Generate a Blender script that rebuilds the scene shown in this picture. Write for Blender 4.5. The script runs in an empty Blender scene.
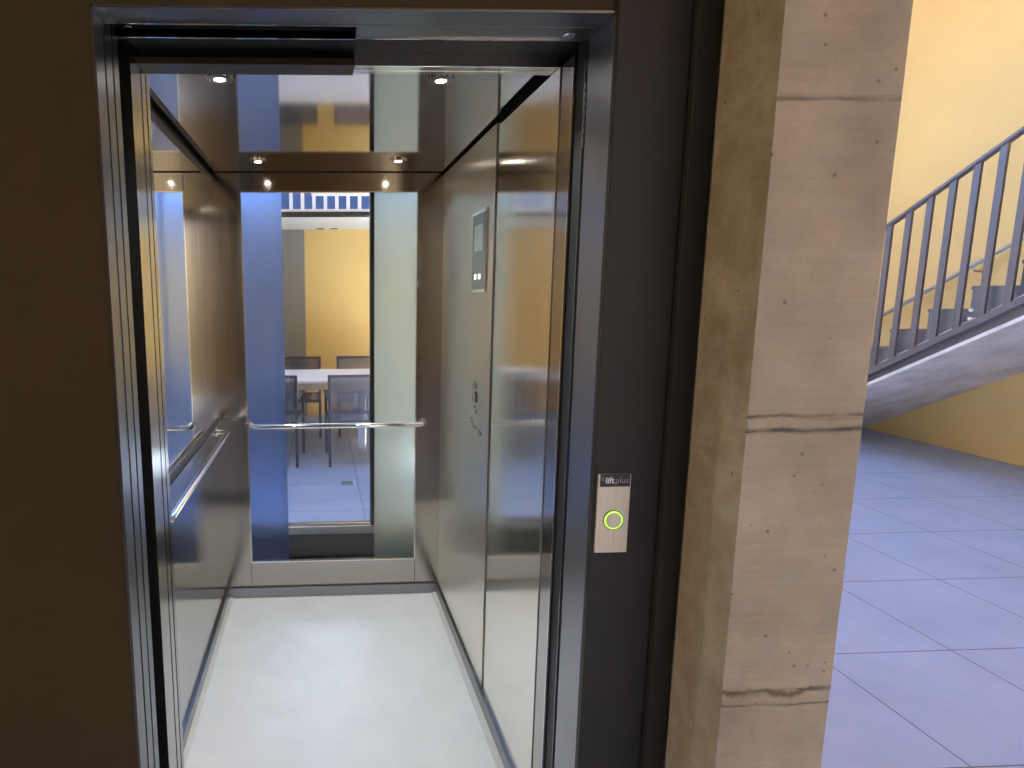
import bpy, bmesh, math, random
from mathutils import Vector, Matrix
random.seed(4)
PI = math.pi
S = bpy.context.scene
C = S.collection

# ------------------------------------------------------------------ materials
def new_mat(name):
    m = bpy.data.materials.new(name); m.use_nodes = True
    nt = m.node_tree; nt.nodes.clear()
    out = nt.nodes.new('ShaderNodeOutputMaterial')
    return m, nt, out

def nd(nt, t, **kw):
    n = nt.nodes.new(t)
    for k, v in kw.items():
        if k.startswith('i_'): n.inputs[k[2:].replace('_', ' ')].default_value = v
        else: setattr(n, k, v)
    return n

def lk(nt, a, b): nt.links.new(a, b)

def ramp(nt, fac, stops):
    r = nd(nt, 'ShaderNodeValToRGB')
    els = r.color_ramp.elements
    while len(els) < len(stops): els.new(0.5)
    for e, (p, c) in zip(els, stops):
        e.position = p; e.color = (*c, 1) if len(c) == 3 else c
    lk(nt, fac, r.inputs[0])
    return r.outputs[0]

def simple(name, col, rough=0.5, metal=0.0, var=0.0, scale=8, bump=0.0, bscale=60, stretch=None, spec=0.5, rvar=0.0, coat=0.0, aniso=0.0, arot=0.0):
    """principled with a little noise in colour, roughness and bump"""
    m, nt, out = new_mat(name)
    p = nd(nt, 'ShaderNodeBsdfPrincipled')
    p.inputs['Roughness'].default_value = rough
    p.inputs['Metallic'].default_value = metal
    p.inputs['Specular IOR Level'].default_value = spec
    p.inputs['Coat Weight'].default_value = coat
    lk(nt, p.outputs[0], out.inputs[0])
    if aniso:
        p.inputs['Anisotropic'].default_value = aniso; p.inputs['Anisotropic Rotation'].default_value = arot
        tg = nd(nt, 'ShaderNodeTangent', direction_type='RADIAL', axis='Z'); lk(nt, tg.outputs[0], p.inputs['Tangent'])
    geo = nd(nt, 'ShaderNodeNewGeometry')
    vec = geo.outputs['Position']
    if stretch:
        mp = nd(nt, 'ShaderNodeMapping'); mp.inputs['Scale'].default_value = stretch
        lk(nt, vec, mp.inputs[0]); vec = mp.outputs[0]
    n1 = nd(nt, 'ShaderNodeTexNoise'); n1.inputs['Scale'].default_value = scale; n1.inputs['Detail'].default_value = 5
    lk(nt, vec, n1.inputs['Vector'])
    a = tuple(max(0, c * (1 - var)) for c in col); b = tuple(min(1, c * (1 + var)) for c in col)
    lk(nt, ramp(nt, n1.outputs[0], [(0.3, a), (0.7, b)]), p.inputs['Base Color'])
    if rvar:
        mr = nd(nt, 'ShaderNodeMapRange'); mr.inputs[1].default_value = .3; mr.inputs[2].default_value = .7
        mr.inputs[3].default_value = rough - rvar; mr.inputs[4].default_value = rough + rvar
        lk(nt, n1.outputs[0], mr.inputs[0]); lk(nt, mr.outputs[0], p.inputs['Roughness'])
    if bump:
        n2 = nd(nt, 'ShaderNodeTexNoise'); n2.inputs['Scale'].default_value = bscale; n2.inputs['Detail'].default_value = 4
        lk(nt, vec, n2.inputs['Vector'])
        bp = nd(nt, 'ShaderNodeBump'); bp.inputs['Strength'].default_value = bump; bp.inputs['Distance'].default_value = 0.01
        lk(nt, n2.outputs[0], bp.inputs['Height']); lk(nt, bp.outputs[0], p.inputs['Normal'])
    return m

M = {}
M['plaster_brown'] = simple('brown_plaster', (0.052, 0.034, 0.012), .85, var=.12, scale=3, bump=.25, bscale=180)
M['ochre'] = simple('ochre_plaster', (0.84, 0.58, 0.21), .9, var=.05, scale=1.2, bump=.1, bscale=60)
M['ochre_dark'] = simple('dark_ochre_plaster', (.20, .13, .06), .9, var=.06, scale=2)
M['pale_ochre'] = simple('pale_ochre_plaster', (0.72, 0.51, 0.21), .9, var=.05, scale=1.2, bump=.1, bscale=60)
M['cream'] = simple('cream_plaster', (0.80, 0.59, 0.30), .9, var=.06, scale=1.3, bump=.1, bscale=60)
M['blue_wall'] = simple('blue_grey_cladding', (0.10, 0.17, 0.38), .6, var=.05, scale=1)
M['shaded_blue'] = simple('shaded_blue_wall', (.05, .11, .26), .12, var=.05, scale=1)  # blue-grey upper wall, with its shade put into the base colour
M['white_soffit'] = simple('cream_render_soffit', (0.84, 0.80, 0.70), .8, var=.03, scale=3)
M['ceiling'] = simple('gallery_ceiling', (0.48, 0.34, 0.17), .9, var=.04, scale=2)
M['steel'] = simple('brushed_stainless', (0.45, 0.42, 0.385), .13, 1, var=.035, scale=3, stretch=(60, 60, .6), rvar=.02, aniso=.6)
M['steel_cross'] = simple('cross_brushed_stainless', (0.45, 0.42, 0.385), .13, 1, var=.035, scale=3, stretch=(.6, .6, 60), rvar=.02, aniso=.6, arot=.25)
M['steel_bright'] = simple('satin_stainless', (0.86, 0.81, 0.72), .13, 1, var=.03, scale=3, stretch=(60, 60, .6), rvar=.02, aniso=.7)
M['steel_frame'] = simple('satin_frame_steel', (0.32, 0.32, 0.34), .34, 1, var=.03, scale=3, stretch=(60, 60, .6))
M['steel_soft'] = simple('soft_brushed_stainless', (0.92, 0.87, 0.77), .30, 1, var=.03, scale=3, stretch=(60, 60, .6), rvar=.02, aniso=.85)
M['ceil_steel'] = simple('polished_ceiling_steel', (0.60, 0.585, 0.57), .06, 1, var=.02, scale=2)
M['steel_frame_shaded'] = simple('shaded_frame_steel', (0.20, 0.20, 0.215), .34, 1, var=.03, scale=3, stretch=(60, 60, .6))  # darker copy of the frame steel; shade of left jamb and header painted in
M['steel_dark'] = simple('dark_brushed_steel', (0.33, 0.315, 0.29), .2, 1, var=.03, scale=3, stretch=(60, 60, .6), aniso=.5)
M['mirror'] = simple('silvered_mirror', (0.86, 0.88, 0.88), .015, 1, var=0)
M['chrome'] = simple('chrome', (0.85, 0.85, 0.85), .08, 1, var=.01)
M['black'] = simple('black_gap', (0.012, 0.011, 0.010), .6, var=.1)
M['rubber_or_gap'] = simple('black_rubber_and_gap', (0.02, 0.02, 0.02), .55, var=.1)
M['anthracite'] = simple('anthracite_coated_steel', (0.027, 0.0245, 0.0255), .5, .0, var=.08, scale=6, spec=.28)
M['track'] = simple('dark_door_track', (0.05, 0.043, 0.035), .45, .4, var=.1, scale=10)
M['car_floor'] = simple('pale_vinyl_floor', (0.78, 0.80, 0.80), .38, var=.035, scale=6, spec=.4)
M['floor_edge'] = simple('pale_floor_edging', (0.66, 0.66, 0.62), .35, var=.02)
M['rail_paint'] = simple('dark_brown_grey_railing', (0.098, 0.086, 0.095), .40, .1, var=.06, scale=20)
M['step_stone'] = simple('dark_grey_step_stone', (0.135, 0.13, 0.14), .6, var=.1, scale=14)
M['white_paint'] = simple('white_painted_steel', (0.82, 0.83, 0.84), .4, var=.02)
M['grey_door'] = simple('taupe_door_panel', (0.29, 0.265, 0.22), .55, var=.03, scale=3)
M['chair_frame'] = simple('dark_powder_coated_frame', (0.075, 0.07, 0.085), .4, .2, var=.06)
M['table_white'] = simple('white_tabletop', (0.82, 0.79, 0.77), .45, var=.03, scale=5)
M['table_wood'] = simple('pale_wood_apron', (0.48, 0.40, 0.31), .55, var=.12, scale=4, stretch=(1, 14, 14))
M['tinted'] = simple('grey_green_screen', (0.21, 0.22, 0.19), .25, var=.02)
M['screen'] = simple('pale_display', (0.48, 0.52, 0.47), .3, var=.02)
M['silver'] = simple('silver_anodised', (0.62, 0.56, 0.46), .42, .55, var=.05, scale=3, stretch=(60, 60, 1))
M['rail_grey'] = simple('grey_painted_handrail', (.42, .42, .44), .4, var=.03)
M['drain'] = simple('drain_steel', (0.5, 0.52, 0.55), .4, .3, var=.1)
M['concrete_floor_pit'] = simple('pit_concrete', (0.10, 0.10, 0.10), .9, var=.1)

def emit(name, col, s):
    m, nt, out = new_mat(name)
    e = nd(nt, 'ShaderNodeEmission'); e.inputs[0].default_value = (*col, 1); e.inputs[1].default_value = s
    lk(nt, e.outputs[0], out.inputs[0]); return m
M['lamp'] = emit('lamp_lens', (1, .95, .85), 14)
M['green'] = emit('green_ring_light', (.35, 1.0, .05), 1.1)
M['icon'] = emit('display_icon', (.85, .9, .82), .7)
M['letter_white'] = simple('pale_lettering', (.85, .85, .85), .5)
M['letter_grey'] = simple('grey_lettering', (.30, .29, .33), .5)
M['name_black'] = simple('black_name_strip', (.012, .011, .016), .3)

def glass(name, tint, rough, frost=0.0, fcol=(.8, .8, .8)):
    m, nt, out = new_mat(name)
    g = nd(nt, 'ShaderNodeBsdfPrincipled')
    g.inputs['Base Color'].default_value = (*tint, 1); g.inputs['Roughness'].default_value = rough
    g.inputs['Transmission Weight'].default_value = 1; g.inputs['IOR'].default_value = 1.45 if rough else 1.45
    if frost:
        t = nd(nt, 'ShaderNodeBsdfTranslucent'); t.inputs[0].default_value = (*fcol, 1)
        mx = nd(nt, 'ShaderNodeMixShader'); mx.inputs[0].default_value = frost
        lk(nt, g.outputs[0], mx.inputs[1]); lk(nt, t.outputs[0], mx.inputs[2]); lk(nt, mx.outputs[0], out.inputs[0])
    else:
        lk(nt, g.outputs[0], out.inputs[0])
    return m

def clear_glass(name, tint):
    """thin pane: straight-through transmission with fresnel reflection"""
    m, nt, out = new_mat(name)
    t = nd(nt, 'ShaderNodeBsdfTransparent'); t.inputs[0].default_value = (*tint, 1)
    g = nd(nt, 'ShaderNodeBsdfGlossy'); g.inputs['Roughness'].default_value = 0.01
    fr = nd(nt, 'ShaderNodeFresnel'); fr.inputs[0].default_value = 1.45
    mx = nd(nt, 'ShaderNodeMixShader')
    lk(nt, fr.outputs[0], mx.inputs[0]); lk(nt, t.outputs[0], mx.inputs[1]); lk(nt, g.outputs[0], mx.inputs[2])
    lk(nt, mx.outputs[0], out.inputs[0])
    return m
M['clear'] = clear_glass('clear_glass', (.97, .98, .98))
M['frost_blue'] = glass('blue_frosted_glass', (.46, .58, .84), .30, .15, (.38, .50, .82))
M['frost_pale'] = glass('pale_frosted_glass', (.80, .84, .74), .34, .6, (.76, .77, .62))

def concrete(name, base, joints=(), warm=0.0):
    m, nt, out = new_mat(name)
    p = nd(nt, 'ShaderNodeBsdfPrincipled'); p.inputs['Roughness'].default_value = .85; p.inputs['Specular IOR Level'].default_value = .25
    lk(nt, p.outputs[0], out.inputs[0])
    geo = nd(nt, 'ShaderNodeNewGeometry'); pos = geo.outputs['Position']
    n1 = nd(nt, 'ShaderNodeTexNoise', i_Scale=3.5, i_Detail=6.0, i_Roughness=.62); lk(nt, pos, n1.inputs['Vector'])
    c1 = ramp(nt, n1.outputs[0], [(.3, tuple(x * .70 for x in base)), (.72, tuple(x * 1.16 for x in base))])
    # faint horizontal board streaks
    mp = nd(nt, 'ShaderNodeMapping'); mp.inputs['Scale'].default_value = (3, 3, 70); lk(nt, pos, mp.inputs[0])
    n2 = nd(nt, 'ShaderNodeTexNoise', i_Scale=1.6, i_Detail=4.0); lk(nt, mp.outputs[0], n2.inputs['Vector'])
    c2 = ramp(nt, n2.outputs[0], [(.35, (.955, .955, .955)), (.65, (1.02, 1.02, 1.02))])
    mul = nd(nt, 'ShaderNodeMix', data_type='RGBA', blend_type='MULTIPLY'); mul.inputs[0].default_value = 1
    lk(nt, c1, mul.inputs[6]); lk(nt, c2, mul.inputs[7])
    col = mul.outputs[2]
    # small pores
    v = nd(nt, 'ShaderNodeTexVoronoi', i_Scale=34.0); lk(nt, pos, v.inputs['Vector'])
    n3 = nd(nt, 'ShaderNodeTexNoise', i_Scale=16.0); lk(nt, pos, n3.inputs['Vector'])
    a = nd(nt, 'ShaderNodeMath', operation='LESS_THAN'); a.inputs[1].default_value = .13; lk(nt, v.outputs['Distance'], a.inputs[0])
    b = nd(nt, 'ShaderNodeMath', operation='GREATER_THAN'); b.inputs[1].default_value = .535; lk(nt, n3.outputs[0], b.inputs[0])
    ab = nd(nt, 'ShaderNodeMath', operation='MULTIPLY'); lk(nt, a.outputs[0], ab.inputs[0]); lk(nt, b.outputs[0], ab.inputs[1])
    ab2 = nd(nt, 'ShaderNodeMath', operation='MULTIPLY'); ab2.inputs[1].default_value = .65; lk(nt, ab.outputs[0], ab2.inputs[0])
    mx = nd(nt, 'ShaderNodeMix', data_type='RGBA'); lk(nt, ab2.outputs[0], mx.inputs[0]); lk(nt, col, mx.inputs[6])
    mx.inputs[7].default_value = (base[0] * .3, base[1] * .3, base[2] * .3, 1)
    col = mx.outputs[2]
    # stains along the pour joints: thin ragged dark lines
    sep = nd(nt, 'ShaderNodeSeparateXYZ'); lk(nt, pos, sep.inputs[0])
    sn = nd(nt, 'ShaderNodeSeparateXYZ'); lk(nt, geo.outputs['True Normal'], sn.inputs[0])
    front = nd(nt, 'ShaderNodeMath', operation='LESS_THAN'); front.inputs[1].default_value = -.6; lk(nt, sn.outputs[1], front.inputs[0])
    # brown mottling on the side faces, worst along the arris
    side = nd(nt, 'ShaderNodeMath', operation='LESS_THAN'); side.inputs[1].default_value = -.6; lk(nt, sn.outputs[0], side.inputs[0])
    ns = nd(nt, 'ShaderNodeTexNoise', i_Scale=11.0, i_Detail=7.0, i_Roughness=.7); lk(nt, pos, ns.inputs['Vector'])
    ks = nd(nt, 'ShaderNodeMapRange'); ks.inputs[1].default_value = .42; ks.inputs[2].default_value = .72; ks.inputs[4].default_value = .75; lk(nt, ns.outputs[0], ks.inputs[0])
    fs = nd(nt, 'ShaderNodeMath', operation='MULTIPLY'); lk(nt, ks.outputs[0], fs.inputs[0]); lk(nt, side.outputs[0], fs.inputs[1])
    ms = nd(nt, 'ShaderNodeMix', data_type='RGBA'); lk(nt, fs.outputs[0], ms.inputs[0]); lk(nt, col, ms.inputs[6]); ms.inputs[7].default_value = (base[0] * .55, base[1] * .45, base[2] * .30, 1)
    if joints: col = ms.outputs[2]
    mp2 = nd(nt, 'ShaderNodeMapping'); mp2.inputs['Scale'].default_value = (1, 1, .25); lk(nt, pos, mp2.inputs[0])
    for z, amp, w, dark in joints:
        nz = nd(nt, 'ShaderNodeTexNoise', i_Scale=14.0, i_Detail=5.0, i_Roughness=.65); lk(nt, mp2.outputs[0], nz.inputs['Vector'])
        o = nd(nt, 'ShaderNodeMath', operation='MULTIPLY_ADD'); o.inputs[1].default_value = amp; o.inputs[2].default_value = z - amp * .5; lk(nt, nz.outputs[0], o.inputs[0])
        d = nd(nt, 'ShaderNodeMath', operation='SUBTRACT'); lk(nt, sep.outputs[2], d.inputs[0]); lk(nt, o.outputs[0], d.inputs[1])
        ad = nd(nt, 'ShaderNodeMath', operation='ABSOLUTE'); lk(nt, d.outputs[0], ad.inputs[0])
        mr = nd(nt, 'ShaderNodeMapRange', interpolation_type='SMOOTHSTEP'); mr.inputs[1].default_value = 0; mr.inputs[2].default_value = w; mr.inputs[3].default_value = dark; mr.inputs[4].default_value = 0
        lk(nt, ad.outputs[0], mr.inputs[0])
        nm = nd(nt, 'ShaderNodeTexNoise', i_Scale=9.0); lk(nt, pos, nm.inputs['Vector'])
        k = nd(nt, 'ShaderNodeMapRange'); k.inputs[1].default_value = .30; k.inputs[2].default_value = .55; lk(nt, nm.outputs[0], k.inputs[0])
        f0 = nd(nt, 'ShaderNodeMath', operation='MULTIPLY'); lk(nt, mr.outputs[0], f0.inputs[0]); lk(nt, k.outputs[0], f0.inputs[1])
        f = nd(nt, 'ShaderNodeMath', operation='MULTIPLY'); lk(nt, f0.outputs[0], f.inputs[0]); lk(nt, front.outputs[0], f.inputs[1])
        mm = nd(nt, 'ShaderNodeMix', data_type='RGBA'); lk(nt, f.outputs[0], mm.inputs[0]); lk(nt, col, mm.inputs[6])
        mm.inputs[7].default_value = (base[0] * .28, base[1] * .26, base[2] * .24, 1)
        col = mm.outputs[2]
    lk(nt, col, p.inputs['Base Color'])
    nb = nd(nt, 'ShaderNodeTexNoise', i_Scale=120.0, i_Detail=4.0); lk(nt, pos, nb.inputs['Vector'])
    bp = nd(nt, 'ShaderNodeBump'); bp.inputs['Strength'].default_value = .25; bp.inputs['Distance'].default_value = .004
    lk(nt, nb.outputs[0], bp.inputs['Height']); lk(nt, bp.outputs[0], p.inputs['Normal'])
    return m
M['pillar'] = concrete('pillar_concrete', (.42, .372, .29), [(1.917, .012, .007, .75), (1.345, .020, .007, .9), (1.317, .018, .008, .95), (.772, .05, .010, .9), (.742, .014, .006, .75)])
M['flank'] = concrete('stair_flank_concrete', (.66, .63, .65))

def tiles():
    m, nt, out = new_mat('sky_tinted_grey_paving')
    p = nd(nt, 'ShaderNodeBsdfPrincipled'); p.inputs['Roughness'].default_value = .42; p.inputs['Specular IOR Level'].default_value = .4
    lk(nt, p.outputs[0], out.inputs[0])
    geo = nd(nt, 'ShaderNodeNewGeometry'); pos = geo.outputs['Position']
    sep = nd(nt, 'ShaderNodeSeparateXYZ'); lk(nt, pos, sep.inputs[0])
    n1 = nd(nt, 'ShaderNodeTexNoise', i_Scale=2.2, i_Detail=7.0, i_Roughness=.65); lk(nt, pos, n1.inputs['Vector'])
    base = ramp(nt, n1.outputs[0], [(.3, (.25, .31, .44)), (.7, (.32, .385, .53))])  # blue of the skylight is put into the grey stone's base colour
    col = base
    ds = []
    for idx, off, per in ((0, .30, .62), (1, 2.36, .64)):
        s = nd(nt, 'ShaderNodeMath', operation='SUBTRACT'); s.inputs[1].default_value = off - per / 2; lk(nt, sep.outputs[idx], s.inputs[0])
        w = nd(nt, 'ShaderNodeMath', operation='FLOORED_MODULO'); w.inputs[1].default_value = per; lk(nt, s.outputs[0], w.inputs[0])
        s2 = nd(nt, 'ShaderNodeMath', operation='SUBTRACT'); s2.inputs[1].default_value = per / 2; lk(nt, w.outputs[0], s2.inputs[0])
        a = nd(nt, 'ShaderNodeMath', operation='ABSOLUTE'); lk(nt, s2.outputs[0], a.inputs[0]); ds.append(a.outputs[0])
    mn = nd(nt, 'ShaderNodeMath', operation='MINIMUM'); lk(nt, ds[0], mn.inputs[0]); lk(nt, ds[1], mn.inputs[1])
    lt = nd(nt, 'ShaderNodeMath', operation='LESS_THAN'); lt.inputs[1].default_value = .0028; lk(nt, mn.outputs[0], lt.inputs[0])
    mx = nd(nt, 'ShaderNodeMix', data_type='RGBA'); lk(nt, lt.outputs[0], mx.inputs[0]); lk(nt, col, mx.inputs[6]); mx.inputs[7].default_value = (.075, .08, .10, 1)
    lk(nt, mx.outputs[2], p.inputs['Base Color'])
    nb = nd(nt, 'ShaderNodeTexNoise', i_Scale=40.0, i_Detail=5.0); lk(nt, pos, nb.inputs['Vector'])
    bp = nd(nt, 'ShaderNodeBump'); bp.inputs['Strength'].default_value = .12; bp.inputs['Distance'].default_value = .003
    lk(nt, nb.outputs[0], bp.inputs['Height']); lk(nt, bp.outputs[0], p.inputs['Normal'])
    return m
M['tiles'] = tiles()

def mesh_fabric():
    m, nt, out = new_mat('woven_sling_fabric')
    t = nd(nt, 'ShaderNodeBsdfTransparent')
    p = nd(nt, 'ShaderNodeBsdfPrincipled'); p.inputs['Base Color'].default_value = (.10, .10, .14, 1); p.inputs['Roughness'].default_value = .6
    mx = nd(nt, 'ShaderNodeMixShader'); mx.inputs[0].default_value = .55
    lk(nt, t.outputs[0], mx.inputs[1]); lk(nt, p.outputs[0], mx.inputs[2]); lk(nt, mx.outputs[0], out.inputs[0])
    return m
M['sling'] = mesh_fabric()

# ------------------------------------------------------------------ mesh helpers
class MB:
    def __init__(s): s.bm = bmesh.new()
    def box(s, x0, x1, y0, y1, z0, z1, bev=0.0, seg=2):
        b = bmesh.new(); bmesh.ops.create_cube(b, size=1)
        for v in b.verts:
            v.co = Vector(((x0 + x1) / 2 + v.co.x * (x1 - x0), (y0 + y1) / 2 + v.co.y * (y1 - y0), (z0 + z1) / 2 + v.co.z * (z1 - z0)))
        if bev: bmesh.ops.bevel(b, geom=b.edges[:], offset=bev, segments=seg, affect='EDGES', profile=.5)
        return s.add(b)
    def add(s, b):
        me = bpy.data.meshes.new('tmp'); b.to_mesh(me); b.free(); s.bm.from_mesh(me); bpy.data.meshes.remove(me); return s
    def cyl(s, c, r, h, axis='z', seg=28, r2=None, bev=0.0):
        b = bmesh.new(); bmesh.ops.create_cone(b, cap_ends=True, segments=seg, radius1=r, radius2=r if r2 is None else r2, depth=h)
        if bev:
            bmesh.ops.bevel(b, geom=[e for e in b.edges if abs(e.verts[0].co.z - e.verts[1].co.z) < 1e-6], offset=bev, segments=2, affect='EDGES', profile=.5)
        R = {'z': Matrix(), 'x': Matrix.Rotation(PI / 2, 4, 'Y'), 'y': Matrix.Rotation(-PI / 2, 4, 'X')}[axis]
        b.transform(Matrix.Translation(Vector(c)) @ R); return s.add(b)
    def ring(s, c, r0, r1, h, axis='z', seg=36):
        b = bmesh.new(); loops = []
        for (r, z) in ((r0, -h / 2), (r1, -h / 2), (r1, h / 2), (r0, h / 2)):
            loops.append([b.verts.new((r * math.cos(2 * PI * k / seg), r * math.sin(2 * PI * k / seg), z)) for k in range(seg)])
        for i in range(4):
            A, B = loops[i], loops[(i + 1) % 4]
            for k in range(seg): b.faces.new((A[k], A[(k + 1) % seg], B[(k + 1) % seg], B[k]))
        bmesh.ops.recalc_face_normals(b, faces=b.faces[:])
        R = {'z': Matrix(), 'x': Matrix.Rotation(PI / 2, 4, 'Y'), 'y': Matrix.Rotation(-PI / 2, 4, 'X')}[axis]
        b.transform(Matrix.Translation(Vector(c)) @ R); return s.add(b)
    def tube(s, pts, r, seg=14):
        pts = [Vector(p) for p in pts]; b = bmesh.new(); rings = []
        t = (pts[1] - pts[0]).normalized(); up = Vector((0, 0, 1)) if abs(t.z) < .9 else Vector((1, 0, 0))
        n = t.cross(up).normalized()
        for i, p in enumerate(pts):
            a = (pts[i] - pts[i - 1]).normalized() if i else (pts[1] - pts[0]).normalized()
            c = (pts[i + 1] - pts[i]).normalized() if i < len(pts) - 1 else a
            t = (a + c).normalized(); n = (n - t * n.dot(t)).normalized(); q = t.cross(n)
            rings.append([b.verts.new(p + r * (math.cos(2 * PI * k / seg) * n + math.sin(2 * PI * k / seg) * q)) for k in range(seg)])
        for A, B in zip(rings, rings[1:]):
            for k in range(seg): b.faces.new((A[k], A[(k + 1) % seg], B[(k + 1) % seg], B[k]))
        b.faces.new(rings[0][::-1]); b.faces.new(rings[-1])
        bmesh.ops.recalc_face_normals(b, faces=b.faces[:])
        for f in b.faces: f.smooth = len(f.verts) == 4
        return s.add(b)
    def prism(s, poly, x0, x1, bev=0.0):
        """poly in (y,z), extruded along x"""
        b = bmesh.new()
        A = [b.verts.new((x0, y, z)) for y, z in poly]; B = [b.verts.new((x1, y, z)) for y, z in poly]
        b.faces.new(A); b.faces.new(B[::-1]); n = len(poly)
        for i in range(n): b.faces.new((A[i], B[i], B[(i + 1) % n], A[(i + 1) % n]))
        bmesh.ops.recalc_face_normals(b, faces=b.faces[:])
        if bev: bmesh.ops.bevel(b, geom=b.edges[:], offset=bev, segments=1, affect='EDGES')
        return s.add(b)
    def build(s, name, mat, parent=None, smooth=False, label=None):
        me = bpy.data.meshes.new(name)
        off = Vector((0, 0, 0)); q = parent
        while q is not None: off += q.location; q = q.parent
        if parent is not None: bmesh.ops.translate(s.bm, verts=s.bm.verts[:], vec=-off)
        s.bm.to_mesh(me); s.bm.free()
        o = bpy.data.objects.new(name, me); C.objects.link(o)
        me.materials.append(M[mat] if isinstance(mat, str) else mat)
        if smooth:
            for p in me.polygons: p.use_smooth = True
        if parent is not None: o.parent = parent
        if label: o['label'] = label
        return o

def bx(*a, **k): return MB().box(*a, **k)
def tag(o, label, cat, group=None):
    o['label'] = label; o['category'] = cat
    if group: o['group'] = group
    return o
def thing(name, label, cat, loc=(0, 0, 0), group=None):
    o = bpy.data.objects.new(name, None); C.objects.link(o); o.location = loc; o.empty_display_size = .1
    return tag(o, label, cat, group)
def struct(o): o['kind'] = 'structure'; return o
def copy_tree(o, parent=None):
    c = o.copy(); C.objects.link(c)
    if parent is not None: c.parent = parent
    for ch in list(o.children): copy_tree(ch, c)
    return c
def arc(c, r, a0, a1, n, plane):
    out = []
    for i in range(n + 1):
        a = a0 + (a1 - a0) * i / n
        u, w = r * math.cos(a), r * math.sin(a)
        out.append(Vector(c) + {'xy': Vector((u, w, 0)), 'yz': Vector((0, u, w)), 'xz': Vector((u, 0, w))}[plane])
    return out

# ------------------------------------------------------------------ key dimensions
Y1 = 1.29                       # front plane of the lift wall
XL, XR, ZH = -.435, .604, 2.138  # clear opening
CL, CR, CB, CZ = -.509, .61, 3.02, 2.165   # lift car inside: left, right, back, ceiling
RW, BW = 6.33, 7.88             # right and far walls of the courtyard

# ------------------------------------------------------------------ setting
b = MB()   # one paved floor with the shaft cut out
b.box(-6, RW, -3.5, 1.49, -.12, 0); b.box(-4, -.78, 1.49, 3.3, -.12, 0); b.box(.80, RW, 1.49, 3.3, -.12, 0); b.box(-4, RW, 3.3, BW, -.12, 0)
struct(b.build('floor', 'tiles'))
struct(bx(-.78, .80, 1.49, 3.3, -.75, -.65).build('floor_pit', 'concrete_floor_pit'))
b = MB(); b.box(-6, 1.06, -3.5, 1.36, 2.72, 3.1); b.box(-6, .82, 1.36, 3.4, 2.72, 3.1); struct(b.build('ceiling', 'ceiling'))
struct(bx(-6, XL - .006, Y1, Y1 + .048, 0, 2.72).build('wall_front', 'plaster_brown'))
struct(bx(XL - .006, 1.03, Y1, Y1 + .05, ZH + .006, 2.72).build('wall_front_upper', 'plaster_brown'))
struct(bx(-6.15, -6, -3.5, -1.2, 0, 2.72).build('light_block_gallery_end', 'ochre'))  # unseen wall, added to keep horizon light out of the steel reflections
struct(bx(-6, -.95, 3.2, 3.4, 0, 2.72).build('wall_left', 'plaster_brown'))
struct(bx(-6, 1.03, -3.65, -3.5, 0, 2.72).build('wall_rear', 'ochre_dark'))
struct(bx(-.95, -.78, Y1 + .16, 3.3, -.65, 2.72).build('wall_shaft_left', 'concrete_floor_pit'))
struct(bx(.70, .80, 1.36, 3.3, -.65, 2.72).build('wall_shaft_right', 'concrete_floor_pit'))
b = MB(); b.box(-6, -.72, 3.2, 3.34, -.65, 2.72); b.box(.70, .80, 3.2, 3.34, -.65, 2.72); b.box(-.72, .70, 3.2, 3.34, 2.35, 2.72); b.box(-.72, .70, 3.2, 3.34, -.65, .02)
struct(b.build('wall_shaft_back', 'ochre'))
struct(bx(RW, RW + .25, -3.5, BW + .3, 0, 5.6).build('wall_right', 'pale_ochre'))
b = MB(); b.box(-4, 3.4, BW, BW + .3, 0, 4.2); b.box(3.4, RW, BW, BW + .3, 0, 6.0); struct(b.build('wall_back', 'ochre'))
struct(bx(-3.4, -3.2, 3.34, BW, 0, 4.4).build('wall_courtyard', 'ochre'))

b = MB(); b.box(1.06, 2.9, -12, -3.1, 4.7, 5.0); b.box(2.9, RW, -12, .8, 4.7, 5.0); b.box(.82, 2.9, -.1, 3.6, 4.7, 5.0); b.box(.82, 2.9, 3.45, 3.6, 5.0, 6.3); struct(b.build('sun_block_slabs', 'ceiling'))  # unseen slabs, added to confine the sun to one floor patch
struct(bx(2.9, RW, .6, .8, 5.0, 11.8).build('sun_block_parapet', 'step_stone'))  # unseen parapet, added to keep sun off the far wall
b = MB(); b.box(-6, .82, 1.5, 3.4, 3.1, 6.6); struct(b.build('sun_block_storey', 'cream'))  # unseen block, added to shade the rear courtyard and railing from the sun
struct(bx(-3.2, 3.4, 6.44, BW - .02, 2.436, 2.45).build('bounce_block_deck', 'step_stone'))  # unseen dark cover, added to cut light bouncing off the balcony top
struct(bx(4.5, RW, -3.0, 7.2, 5.6, 5.75).build('sky_block_eave', 'ceiling'))  # unseen overhang, added to cut sky light on the upper right wall
# far balcony
struct(bx(-3.2, 3.4, 6.4, BW, 2.40, 2.436).build('ceiling_balcony', 'white_soffit'))
struct(bx(-3.2, 3.4, 6.38, 6.40, 2.372, 2.425).build('trim_1', 'anthracite'))

# taupe door in the far wall
d = bx(-1.15, -.19, BW - .035, BW, 0, 2.40).build('door_1', 'grey_door'); struct(d)
bx(-1.13, -.205, BW - .045, BW - .035, .02, 2.13).build('door_leaf', 'grey_door', d)
bx(-1.13, -.205, BW - .045, BW - .035, 2.142, 2.38).build('transom_panel', 'grey_door', d)
MB().tube([(-1.06, BW - .045, 1.02), (-1.06, BW - .09, 1.02), (-.94, BW - .09, 1.02)], .009).build('door_handle', 'chrome', d)

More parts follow.
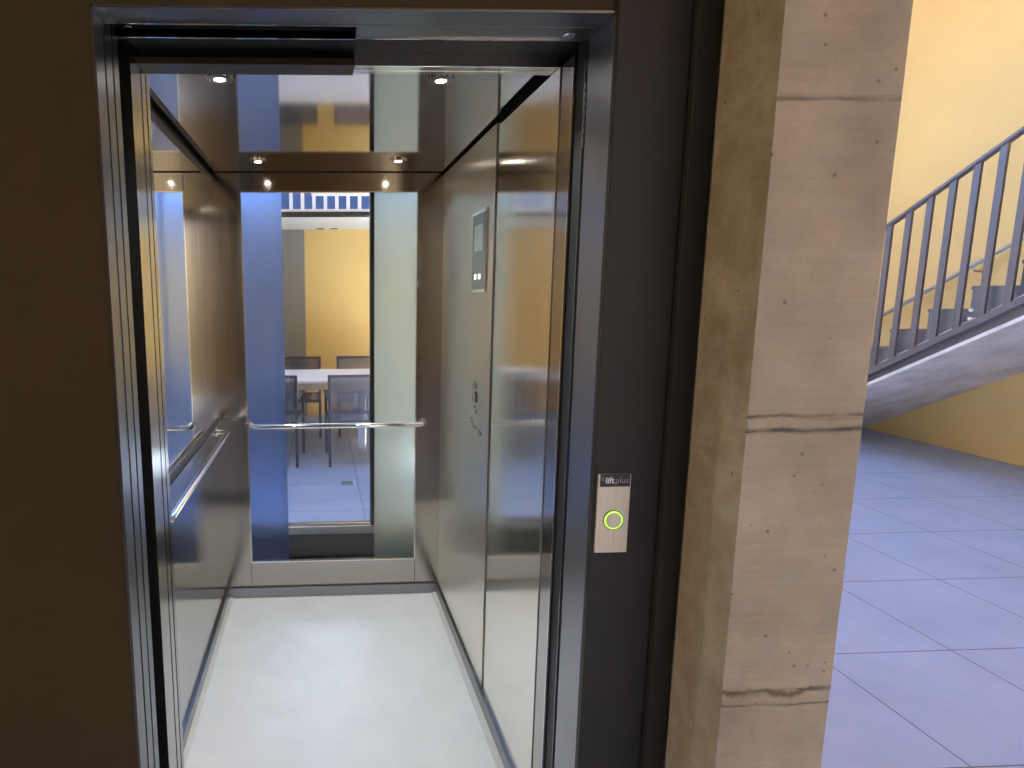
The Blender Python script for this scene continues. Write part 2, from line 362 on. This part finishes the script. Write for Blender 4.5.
# shaft glazing on the courtyard side
w = MB()
w.box(-.72, -.66, 3.22, 3.3, .02, 2.35, .004); w.box(.66, .70, 3.22, 3.3, .02, 2.35, .004)
w.box(-.66, .66, 3.22, 3.3, 2.28, 2.35, .004); w.box(-.66, .66, 3.22, 3.3, .02, .30, .004)
w = w.build('window_1', 'anthracite'); struct(w)
bx(.268, .298, 3.22, 3.3, .30, 2.28, .003).build('mullion', 'anthracite', w)
bx(-.212, -.200, 3.24, 3.28, .30, 2.28, .002).build('mullion', 'anthracite', w)
bx(-.66, .66, 3.200, 3.222, .262, .304, .003).build('glazing_bead', 'steel_frame', w)
bx(-.66, .66, 3.255, 3.267, .302, 2.278).build('glass', 'clear', w)

# ------------------------------------------------------------------ landing door frame
fr = thing('lift_door_frame', 'brushed steel and anthracite frame around the open lift doorway beside the concrete pillar', 'door frame', (0.078, Y1, 0))
bx(XL - .006, XL, Y1 - .002, 1.339, 0, ZH).build('left_jamb', 'steel_frame_shaded', fr)
b = MB(); b.box(XR, XR + .02, Y1 + .001, 1.409, 0, ZH, .001); b.build('right_jamb', 'steel_frame', fr)
b = MB(); b.box(XL, XR, Y1 - .002, 1.353, ZH, ZH + .006, .001); b.box(.085, XR, 1.3565, 1.415, ZH, ZH + .012, .001)
b.build('header', 'steel_frame_shaded', fr)
bx(XL, .085, 1.349, 1.353, ZH - .004, ZH + .012).build('track_lip', 'chrome', fr)
b = MB(); b.box(XL, .085, 1.415, 1.421, ZH - .004, ZH + .012); b.box(XL, XR, 1.415, 1.418, ZH - .003, ZH + .012); b.build('track_lip', 'chrome', fr)
bx(XL - .06, XR + .06, 1.353, 1.49, ZH + .05, ZH + .09).build('track_housing', 'track', fr)
b = MB()
for y in (1.445, 1.47): b.box(XL, .06, y, y + .004, ZH + .02, ZH + .05)
b.build('door_track', 'steel_frame', fr)
bx(XL - .05, XL - .012, 1.30, 1.345, .01, ZH).build('gap_filler', 'black', fr)
bx(XR + .0005, .803, Y1 - .016, Y1, 0, 2.72, .0015).build('side_panel', 'anthracite', fr, label='dark anthracite flat side panel')
bx(.791 - .034, .803, Y1 - .034, Y1 - .016, 0, 2.72, .0015).build('corner_post', 'anthracite', fr, label='black square corner post')
bx(XR + .008, XR + .022, 1.412, 1.49, 0, ZH + .05).build('gap_shade_strip', 'rubber_or_gap', fr)  # dark strip painting the shade of the gap between landing and car
bx(XR + .003, XR + .008, 1.43, 1.434, .02, 2.1).build('gap_lip', 'steel_frame', fr)
bx(XL, XR, Y1, 1.47, -.03, 0, .001).build('sill', 'steel_frame', fr)
b = MB(); b.cyl((.548, 1.385, ZH - .003), .013, .006, seg=18, bev=.002); b.build('screw', 'chrome', fr, smooth=False)
MB().cyl((-.40, 1.40, ZH + .01), .008, .006, seg=12, bev=.001).build('screw', 'chrome', fr)
# guide clip on the right reveal
b = MB(); b.box(XR + .001, XR + .008, 1.416, 1.428, 1.91, 2.05)
for k in range(7): b.box(XR - .001, XR + .003, 1.418, 1.426, 1.915 + k * .019, 1.922 + k * .019)
b.build('guide_clip', 'steel_frame', fr)

# landing door, slid open into the left pocket
dr = thing('landing_door', 'brushed steel sliding landing door slid open in the left jamb', 'door', (XL - .15, 1.43, 0))
for y0, y1 in ((1.348, 1.388), (1.397, 1.431)):
    bx(XL - .30, XL, y0, y1, .008, ZH + .03).build('door_panel', 'steel_frame_shaded', dr)

# ------------------------------------------------------------------ lift car
car = thing('lift_car', 'open stainless steel lift car with mirror, handrails and glazed back', 'lift', (.05, 2.32, 0))
b = MB(); b.box(CL + .03, CR - .035, 1.64, CB - .016, -.05, 0, .002); b.build('floor_panel', 'car_floor', car)
for a in ((CL, CL + .03), (CR - .035, CR)): bx(*a, 1.64, CB, -.05, .004, .002).build('floor_edging', 'floor_edge', car)
bx(XL, XR, 1.55, 1.64, -.05, 0, .001).build('sill', 'steel_frame', car)
# back wall
b = MB()
GX0, GX1, GZ0, GZ1 = -.380, .486, .188, 2.077
b.box(CL - .04, GX0, CB, CB + .05, .055, CZ - .003, .0015); b.box(GX1, CR + .04, CB, CB + .05, .055, CZ - .003, .0015)
b.build('back_frame', 'steel', car)
bx(GX0 + .001, GX1 - .001, CB, CB + .05, .055, GZ0, .0015).build('back_rail', 'steel_cross', car); bx(GX0 + .001, GX1 - .001, CB, CB + .05, GZ1, CZ - .003, .0015).build('back_rail', 'steel_cross', car)
b = MB()
t = .006
b.box(GX0, GX1, CB - .004, CB + .02, GZ0, GZ0 + t); b.box(GX0, GX1, CB - .004, CB + .02, GZ1 - t, GZ1)
b.box(GX0, GX0 + t, CB - .004, CB + .02, GZ0 + t, GZ1 - t); b.box(GX1 - t, GX1, CB - .004, CB + .02, GZ0 + t, GZ1 - t)
b.build('glazing_bead', 'steel_bright', car)
FL, FR_ = -.183, .272
bx(GX0 + t, FL, CB + .022, CB + .032, GZ0, GZ1).build('frosted_pane', 'frost_blue', car, label='blue frosted glass strip')
bx(FL, FR_, CB + .022, CB + .032, GZ0, GZ1).build('clear_pane', 'clear', car, label='clear glass centre strip')
bx(FR_, GX1 - t, CB + .022, CB + .032, GZ0, GZ1).build('frosted_pane', 'frost_pale', car, label='pale greenish frosted glass strip')
for n, a in (('back', (CL + .012, CR - .012, CB - .014, CB + .04, 0, .053)), ('left', (CL - .03, CL + .012, 1.73, CB - .002, 0.004, .053)), ('right', (CR - .012, CR + .03, 1.64, CB - .002, .004, .053))):
    bx(*a, bev=.0015).build('skirting', 'steel_frame', car)
# left wall: steel below, mirror above
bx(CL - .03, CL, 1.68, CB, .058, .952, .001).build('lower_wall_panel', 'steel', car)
bx(CL - .03, CL - .012, 1.68, CB, .95, CZ + .02).build('wall_backing', 'black', car)
bx(CL - .012, CL - .004, 1.68, CB - .001, .99, 2.118).build('mirror', 'mirror', car)
for a in ((.956, .990), (2.118, 2.145)): bx(CL - .012, CL, 1.68, CB - .001, *a, .001).build('mirror_frame', 'track', car)
# right wall
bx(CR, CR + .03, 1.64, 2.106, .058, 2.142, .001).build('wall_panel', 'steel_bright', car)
bx(CR + .012, CR + .03, 2.10, 2.15, .058, CZ + .02).build('shadow_gap', 'black', car)
bx(CR + .02, CR + .03, 1.64, CB, 2.13, CZ + .03).build('wall_backing', 'black', car)
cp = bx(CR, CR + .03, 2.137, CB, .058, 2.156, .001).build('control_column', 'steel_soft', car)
y0, y1, z0, z1 = 2.212, 2.418, 1.586, 1.89
bx(CR - .006, CR, y0, y1, z0, z1, .0015).build('display_bezel', 'steel_bright', cp)
bx(CR - .0075, CR - .0055, y0 + .012, y1 - .012, z0 + .012, z1 - .012).build('display_plate', 'tinted', cp)
bx(CR - .0085, CR - .0073, 2.252, 2.372, 1.742, 1.838).build('screen', 'screen', cp)
for y in (2.275, 2.335):
    bx(CR - .0085, CR - .0073, y, y + .03, 1.635, 1.655).build('indicator', 'icon', cp)
for (y, z, r) in ((2.325, 1.225, .014), (2.322, 1.178, .019), (2.318, 1.128, .014), (2.372, 1.075, .011), (2.318, 1.062, .011), (2.245, 1.052, .011)):
    bt = MB().cyl((CR - .005, y, z), r, .012, 'x', 24, bev=.002).build('button', 'steel', cp)
    MB().ring((CR - .0015, y, z), r + .001, r + .0035, .005, 'x', 28).build('button_ring', 'rubber_or_gap' if r > .015 else 'steel_frame', bt)
# front return, jambs and header of the car
bx(XR, XR + .03, 1.572, 1.639, 0, ZH, .001).build('right_jamb', 'steel_bright', car)
bx(XR + .003, XR + .03, 1.492, 1.570, 0, ZH, .001).build('door_jamb', 'steel', car)
bx(XR + .001, XR + .01, 1.4925, 1.497, 0, ZH).build('jamb_lip', 'chrome', car)
bx(XL - .06, XL - .02, 1.672, 1.679, 0, CZ + .02).build('front_return', 'steel', car)
for y0, y1 in ((1.519, 1.598), (1.607, 1.642)):
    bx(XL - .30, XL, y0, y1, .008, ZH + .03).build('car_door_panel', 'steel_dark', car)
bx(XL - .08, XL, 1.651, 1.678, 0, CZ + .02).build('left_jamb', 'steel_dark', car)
bx(.093, XR, 1.583, 1.612, ZH, ZH + .03, .001).build('header_lip', 'steel_bright', car)
bx(.093, XR, 1.614, 1.637, ZH, ZH + .03, .001).build('header_lip', 'steel_bright', car)
bx(XL, .091, 1.567, 1.637, ZH - .004, ZH + .012, .001).build('header_track', 'track', car)
bx(XL - .3, XR + .04, 1.495, 1.64, ZH + .03, ZH + .07).build('header_housing', 'black', car)
bx(XL - .08, XR + .04, 1.637, 1.66, ZH + .012, CZ + .05).build('header_panel', 'steel', car)
# ceiling and downlights
bx(CL + .004, CR - .014, 1.655, CB - .003, CZ, CZ + .02, .001).build('ceiling_panel', 'ceil_steel', car)
bx(CL - .04, CR + .05, 1.655, CB + .05, CZ + .03, CZ + .05).build('car_roof', 'black', car)
bx(CL - .04, CR + .05, CB + .02, CB + .06, CZ - .004, CZ + .03).build('wall_backing', 'black', car)  # added black strip that stops sky leaking in above the back frame
SP = [(-.264, 1.751), (-.264, 2.771), (.340, 1.749), (.352, 2.755)]
for x, y in SP:
    dl = MB().ring((x, y, CZ - .003), .015, .037, .006, seg=32).build('downlight', 'chrome', car, smooth=False)
    MB().cyl((x, y, CZ - .003), .0148, .003, seg=28).build('lens', 'lamp', dl)
    l = bpy.data.lights.new('downlight_lamp', 'SPOT'); l.energy = 7.6; l.color = (.94, .98, 1); l.spot_size = 2.3; l.spot_blend = .6; l.shadow_soft_size = .02
    lo = bpy.data.objects.new('downlight_lamp', l); C.objects.link(lo); lo.location = (x, y, CZ - .012)
# handrails
def rail_end(p, d, inward):  return [p]
yr = CB - .06; zr = .930
pts = [(GX0 + .01, CB, zr)] + [tuple(v) for v in arc((GX0 + .05, CB - .02, zr), .04, PI, 1.5 * PI, 8, 'xy')] + [tuple(v) for v in arc((GX1 - .01, CB - .02, zr), .04, -PI / 2, 0, 8, 'xy')] + [(GX1 + .03, CB, zr)]
h = MB().tube(pts, .0135, 18).build('handrail', 'chrome', car)
for x in (GX0 + .01, GX1 + .03): MB().cyl((x, CB - .004, zr), .022, .008, 'y', 24, bev=.002).build('wall_flange', 'chrome', h)
xr = CL + .06
pts = [(CL, 2.86, zr)] + [tuple(v) for v in arc((CL + .02, 2.82, zr), .04, PI / 2, 0, 8, 'xy')] + [(xr, 1.75, zr)] + [tuple(v) for v in arc((CL + .02, 1.735, zr), .04, 0, -PI / 2, 8, 'xy')] + [(CL, 1.695, zr)]
h = MB().tube(pts, .0135, 18).build('handrail', 'chrome', car)
for y in (2.86, 1.705): MB().cyl((CL + .004, y, zr), .022, .008, 'x', 24, bev=.002).build('wall_flange', 'chrome', h)

# ------------------------------------------------------------------ call panel
PF = Y1 - .016
cx, cz = .649, 1.0905
cpn = thing('call_panel', 'small silver lift call panel with a glowing green ring on the dark frame', 'call button', (cx, PF, cz))
bx(cx - .037, cx + .037, PF - .006, PF, cz - .092, cz + .092, .001).build('face_plate', 'silver', cpn)
ns = bx(cx - .0325, cx + .0345, PF - .0075, PF - .0055, cz + .063, cz + .092, .0005).build('name_strip', 'name_black', cpn)
def text(body, x, z, size, mat, bold=0.0):
    cu = bpy.data.curves.new('lettering', 'FONT'); cu.body = body; cu.size = size; cu.extrude = .0002; cu.offset = bold
    t = bpy.data.objects.new('lettering', cu); C.objects.link(t); bpy.context.view_layer.update()
    me = bpy.data.meshes.new_from_object(t.evaluated_get(bpy.context.evaluated_depsgraph_get())); bpy.data.objects.remove(t); bpy.data.curves.remove(cu)
    me.materials.clear(); me.materials.append(M[mat]); o = bpy.data.objects.new('lettering', me); C.objects.link(o); o.parent = ns
    o.location = Vector((x, PF - .0078, z)) - cpn.location; o.rotation_euler = (PI / 2, 0, 0); return o
text('lift', cx - .0215, cz + .0715, .0195, 'letter_white', .0003)
text('plus', cx + .0005, cz + .0715, .0195, 'letter_grey')
b = MB()   # the little starburst mark before the word
for k in range(5):
    a = PI * (.5 + k * .28)
    bb = bmesh.new(); bmesh.ops.create_cube(bb, size=1)
    bb.transform(Matrix.Translation(Vector((cx - .0255 + .0035 * math.cos(a), PF - .0078, cz + .0815 + .0035 * math.sin(a)))) @ Matrix.Rotation(-a, 4, 'Y') @ Matrix.Diagonal((.004, .0004, .0012, 1)))
    b.add(bb)
b.build('star_mark', 'letter_grey', ns)
bt = MB().cyl((cx + .0015, PF - .0075, 1.076), .0182, .007, 'y', 32, bev=.0015).build('button', 'silver', cpn)
MB().ring((cx + .0015, PF - .0065, 1.076), .0186, .0204, .005, 'y', 40).build('light_ring', 'green', bt)
MB().ring((cx + .0015, PF - .0062, 1.076), .0206, .0226, .003, 'y', 40).build('recess_ring', 'track', bt)

# ------------------------------------------------------------------ concrete pillar (ragged pour joints modelled)
PX0, PX1, PY0, PY1 = .808, 1.036, 1.09, 1.284
def hsh(a, b): 
    s = math.sin(a * 127.1 + b * 311.7) * 43758.5453; return s - math.floor(s)
def vn(x, y):
    xi, yi = math.floor(x), math.floor(y); fx, fy = x - xi, y - yi
    fx = fx * fx * (3 - 2 * fx); fy = fy * fy * (3 - 2 * fy)
    return (hsh(xi, yi) * (1 - fx) + hsh(xi + 1, yi) * fx) * (1 - fy) + (hsh(xi, yi + 1) * (1 - fx) + hsh(xi + 1, yi + 1) * fx) * fy
bm = bmesh.new()
nx, ny, nz = 40, 24, 0
zs = [0]
z = 0
while z < 2.72:
    fine = any(abs(z - j) < .06 for j in (1.917, 1.33, .755))
    z += .004 if fine else .03
    zs.append(min(z, 2.72))
peri = [(PX0 + (PX1 - PX0) * i / nx, PY0, 0, -1) for i in range(nx)] + [(PX1, PY0 + (PY1 - PY0) * i / ny, 1, 0) for i in range(ny)] + \
       [(PX1 - (PX1 - PX0) * i / nx, PY1, 0, 1) for i in range(nx)] + [(PX0, PY1 - (PY1 - PY0) * i / ny, -1, 0) for i in range(ny)]
rows = []
for z in zs:
    row = []
    for i, (x, y, ux, uy) in enumerate(peri):
        s = x * 1.0 + y * 1.7
        d = .0015 * (vn(s * 30, z * 14) - .5)
        if uy == -1:
            for zj, amp, dep in ((1.917, .006, .003), (1.342, .012, .004), (1.318, .012, .0045), (.768, .022, .004), (.742, .01, .0025)):
                zz = zj + amp * (vn(s * 22, zj * 50) - .5) + amp * .5 * (vn(s * 70, zj * 90) - .5)
                t = abs(z - zz) / .006
                if t < 1: d -= dep * (1 - t)
            if 1.318 < z < 1.342 and uy == -1: d += .0025
            if .742 < z < .768 and uy == -1: d += .002
        row.append(bm.verts.new((x + ux * d, y + uy * d, z)))
    rows.append(row)
n = len(peri)
for A, B in zip(rows, rows[1:]):
    for i in range(n): bm.faces.new((A[i], A[(i + 1) % n], B[(i + 1) % n], B[i]))
bm.faces.new(rows[0][::-1]); bm.faces.new(rows[-1])
p = MB(); p.bm.free(); p.bm = bm
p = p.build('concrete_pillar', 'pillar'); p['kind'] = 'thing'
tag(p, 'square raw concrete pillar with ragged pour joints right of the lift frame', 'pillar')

# ------------------------------------------------------------------ staircase
SX = 5.13; RISE, RUN = .188, .323
def tread_far(k): return 5.262 - (k - 7) * RUN     # far end of tread k
def tread_z(k): return .111 + RISE * (k - 1)
NS = 14
st = thing('staircase', 'dark stone staircase with smooth concrete underside rising along the cream wall', 'staircase', (SX, 5.0, 0))
sl = .575
def ftop(y): return .811 - .583 * (y - 5.399)
def fbot(y): return .849 - .565 * (y - 5.127)
yb = tread_far(NS) - RUN
yz = 5.127 + .849 / .565
poly = [(yb, ftop(yb) + .06), (6.74, ftop(6.74) + .06), (6.74, 0), (yz, 0), (yb, fbot(yb))]
MB().prism(poly, SX, RW - .002, .004).build('flight_slab', 'flank', st)
MB().prism([(yb, ftop(yb) + .05), (6.3, ftop(6.3) + .05), (6.3, fbot(6.3) + .03), (yb, fbot(yb) + .035)], SX - .0035, SX).build('stringer_plate', 'rail_paint', st)
for k in range(1, NS + 1):
    y1 = tread_far(k); y0 = y1 - RUN; zt = tread_z(k)
    pol = [(y0, zt), (y1 + .012, zt), (y1 + .012, zt - .03), (y1, zt - .03), (y1, min(max(0, ftop(y1) + .03), zt - .031)), (y0, min(max(0, ftop(y0) + .03), zt - .031))]
    MB().prism(pol, SX + .035, RW - .003).build('step', 'step_stone', st)

rl = thing('stair_railing', 'dark steel flat-bar railing on the open side of the staircase', 'railing', (SX, 5.0, 0))
def hz(y): return ftop(y) + 1.325
y0, y1 = yb, 6.3
def slant(ya, yb_, fz, x0, x1, t):
    return MB().prism([(ya, fz(ya)), (yb_, fz(yb_)), (yb_, fz(yb_) - t), (ya, fz(ya) - t)], x0, x1, .003)
slant(y0, y1, hz, SX - .060, SX - .004, .028).build('top_rail', 'rail_paint', rl)
slant(y0, y1, lambda y: ftop(y) + .024, SX - .060, SX - .004, .062).build('bottom_rail', 'rail_paint', rl)
for k in range(-10, 12):
    q = 4.301 + .170 * k; a, c = q - .026, q + .026
    if a < yb: continue
    MB().prism([(a, hz(a) - .022), (c, hz(c) - .022), (c, ftop(c) + .02), (a, ftop(a) + .02)], SX - .044, SX - .022, .0015).build('baluster', 'rail_paint', rl)
for q in (3.735, 4.60, 5.465):
    for dz in (.082, .15):
        MB().cyl((SX + .026, q, ftop(q) + dz), .013, .02, 'x', 16, bev=.002).build('fixing_bolt', 'white_paint', st)

wr = thing('wall_handrail', 'thin steel handrail on brackets running up the cream wall behind the stair', 'handrail', (6.25, 5.0, 1.9))
hw = lambda y: 1.244 - .577 * (y - 6.609)
MB().tube([(6.25, 6.9, hw(6.9)), (6.25, 2.6, hw(2.6))], .02, 14).build('rail', 'rail_grey', wr)
for y in (6.6, 5.6, 4.6, 3.6, 2.8):
    MB().tube([(6.25, y, hw(y) - .015), (6.25, y, hw(y) - .06), (6.33, y, hw(y) - .07)], .008, 10).build('bracket', 'rail_grey', wr)

# ------------------------------------------------------------------ balcony railing and vents
br = thing('balcony_railing', 'white balcony railing with upright bars above the table seen through the glass', 'railing', (.1, 6.42, 2.62))
bx(-3.19, 3.0, 6.405, 6.43, 2.426, 2.455, .003).build('bottom_rail', 'white_paint', br)
bx(-.075, 3.0, 6.395, 6.435, 2.588, 2.66, .003).build('mid_rail', 'white_paint', br)
bx(-3.19, 3.0, 6.39, 6.44, 3.40, 3.44, .003).build('top_rail', 'white_paint', br)
k = 0
x = -3.1225
while x < 3.0:
    bx(x, x + .036, 6.408, 6.426, 2.45, 3.40, .002).build('baluster', 'white_paint', br); x += .1175; k += 1
struct(bx(-3.2, 3.4, BW - .02, BW, 2.436, 4.2).build('wall_above_balcony', 'shaded_blue'))  # upper wall behind the railing; dark blue colour stands in for its shade
for x in (.015, .185):
    v = thing('soffit_vent', 'small dark slot vent in the balcony underside, ' + ('left' if x < .1 else 'right') + ' of the pair', 'vent', (x, 7.72, 2.40), 'slot vents under the balcony')
    bx(x - .048, x + .048, 7.70, 7.74, 2.392, 2.40, .001).build('vent_frame', 'track', v)
    bx(x - .04, x + .04, 7.708, 7.732, 2.390, 2.393).build('vent_slot', 'black', v)

# ------------------------------------------------------------------ courtyard furniture
tb = thing('dining_table', 'long white outdoor dining table with steel legs seen through the lift glass', 'table', (-.3, 6.2, 0))
b = MB()
for k in range(6):
    ya = 5.78 + k * .153; b.box(-1.25, .78, ya, ya + .149, .735, .76, .003)
b.build('tabletop', 'table_white', tb)
b = MB(); b.box(-1.2, .73, 5.80, 5.825, .665, .735, .002); b.box(-1.2, .73, 6.65, 6.675, .665, .735, .002); b.box(-1.2, -1.175, 5.82, 6.65, .665, .735, .002); b.box(.705, .73, 5.82, 6.65, .665, .735, .002)
b.build('apron', 'table_wood', tb)
for x in (-1.0, .395):
    for y in (5.83, 6.6):
        bx(x - .04, x + .04, y - .03, y + .03, 0, .665, .004).build('leg', 'steel_bright', tb)

def make_chair(loc, rot, label):
    """seat faces local +y; origin at floor centre"""
    ch = thing('garden_armchair', label, 'chair', (0, 0, 0), 'dark mesh armchairs around the courtyard table')
    W, Dp = .275, .26
    f = 'chair_frame'
    for sx in (-1, 1):
        bx(sx * W - .014, sx * W + .014, -Dp - .014, -Dp + .014, 0, .86, .003).build('rear_leg', f, ch)
        bx(sx * W - .014, sx * W + .014, Dp - .014, Dp + .014, 0, .63, .003).build('front_leg', f, ch)
        bx(sx * W - .022, sx * W + .022, -Dp + .014, Dp + .02, .63, .65, .004).build('armrest', f, ch)
    b = MB()
    b.box(-W + .014, W - .014, Dp - .02, Dp + .006, .40, .43, .002); b.box(-W + .014, W - .014, -Dp - .006, -Dp + .02, .40, .43, .002)
    for sx in (-1, 1): b.box(sx * (W - .012) - .012, sx * (W - .012) + .012, -Dp + .014, Dp - .014, .40, .43, .002)
    b.build('seat_frame', f, ch)
    bx(-W + .02, W - .02, -Dp + .016, Dp - .016, .425, .433).build('seat', 'sling', ch)
    bx(-W + .014, W - .014, -Dp - .011, -Dp + .011, .835, .86, .003).build('back_top_rail', f, ch); bx(-W + .014, W - .014, -Dp - .009, -Dp + .009, .50, .52, .003).build('back_bottom_rail', f, ch)
    bx(-W + .012, W - .012, -Dp - .003, -Dp + .003, .515, .84).build('backrest', 'sling', ch)
    ch.location = loc; ch.rotation_euler = (0, 0, rot)
    return ch
chairs = [((.334, 5.70), .0576, 'dark mesh armchair on the near side of the table, facing away, right of its twin'),
          ((-.481, 5.716), -.087, 'dark mesh armchair on the near side of the table, at left behind the blue glass'),
          ((-.29, 6.86), PI, 'dark mesh armchair across the table, on the left in front of the taupe door'),
          ((.475, 6.86), PI, 'dark mesh armchair across the table, on the right in front of ochre wall')]
base = None
for (xy, r, lab) in chairs:
    if base is None: base = make_chair((*xy, 0), r, lab)
    else:
        c = copy_tree(base); c.location = (*xy, 0); c.rotation_euler = (0, 0, r); c['label'] = lab

dg = thing('floor_drain', 'small grey rectangular drain cover set in the courtyard paving', 'drain', (.21, 4.93, 0))
bx(.145, .275, 4.87, 4.99, -.004, .004, .001).build('drain_cover', 'drain', dg)
b = MB()
for k in range(4): b.box(.158 + 0 * k, .262, 4.885 + k * .026, 4.895 + k * .026, .004, .0055)
b.build('drain_slot', 'black', dg)

# ------------------------------------------------------------------ light
wd = bpy.data.worlds.new('World'); S.world = wd; wd.use_nodes = True
nt = wd.node_tree; nt.nodes.clear()
out = nd(nt, 'ShaderNodeOutputWorld'); bg = nd(nt, 'ShaderNodeBackground')
tc = nd(nt, 'ShaderNodeTexCoord'); sp = nd(nt, 'ShaderNodeSeparateXYZ'); lk(nt, tc.outputs['Generated'], sp.inputs[0])
mr = nd(nt, 'ShaderNodeMapRange'); mr.inputs[1].default_value = -1; mr.inputs[2].default_value = 1; lk(nt, sp.outputs[2], mr.inputs[0])
col = ramp(nt, mr.outputs[0], [(.46, (.45, .35, .22)), (.53, (1.2, .98, .72)), (.60, (.85, 1.0, 1.3)), (1.0, (.55, .85, 1.7))])
lk(nt, col, bg.inputs[0]); bg.inputs[1].default_value = .95; lk(nt, bg.outputs[0], out.inputs[0])

sun = bpy.data.lights.new('sun', 'SUN'); sun.energy = 78.0; sun.color = (1, .95, .86); sun.angle = .0093
so = bpy.data.objects.new('sun', sun); C.objects.link(so); so.rotation_euler = (math.radians(52), 0, 0); so.location = (2, -8, 10)

gl = bpy.data.lights.new('added_warm_light', 'POINT'); gl.energy = 34.0; gl.color = (1, .72, .38); gl.shadow_soft_size = .12  # added out-of-view fill light that warms the pillar's left face
go = bpy.data.objects.new('added_warm_light', gl); C.objects.link(go); go.location = (-2.9, .98, 2.45)

# ------------------------------------------------------------------ camera
cam = bpy.data.cameras.new('Camera'); co = bpy.data.objects.new('Camera', cam); C.objects.link(co)
f_px, px, py = 603.0, 346.0, 384.0
Dv = Vector((320 - px, 295 - py, f_px)).normalized()
Nv = Vector((375 - px, 4467 - py, f_px)); Nv = (Nv - Dv * Nv.dot(Dv)).normalized()
Rv = Nv.cross(Dv)
# rows: world axes in (right, down, forward) camera terms
Mw = Matrix((Rv, Dv, -Nv))
right = Mw @ Vector((1, 0, 0)); down = Mw @ Vector((0, 1, 0)); fwd = Mw @ Vector((0, 0, 1))
rot = Matrix((right, -down, -fwd)).transposed()
co.matrix_world = Matrix.Translation((0, 0, 1.58)) @ rot.to_4x4()
cam.sensor_fit = 'HORIZONTAL'; cam.sensor_width = 36; cam.lens = f_px / 1024 * 36
cam.shift_x = (512 - px) / 1024; cam.shift_y = (py - 384) / 1024
cam.clip_start = .02
S.camera = co
vs = S.view_settings
S.display_settings.display_device = 'sRGB'
vs.view_transform = 'Standard'; vs.look = 'None'; vs.gamma = 1; vs.use_curve_mapping = False
vs.exposure = 1.45
S.cycles.max_bounces = 16; S.cycles.diffuse_bounces = 6; S.cycles.glossy_bounces = 8; S.cycles.transmission_bounces = 10; S.cycles.transparent_max_bounces = 16
S.cycles.sample_clamp_indirect = 8
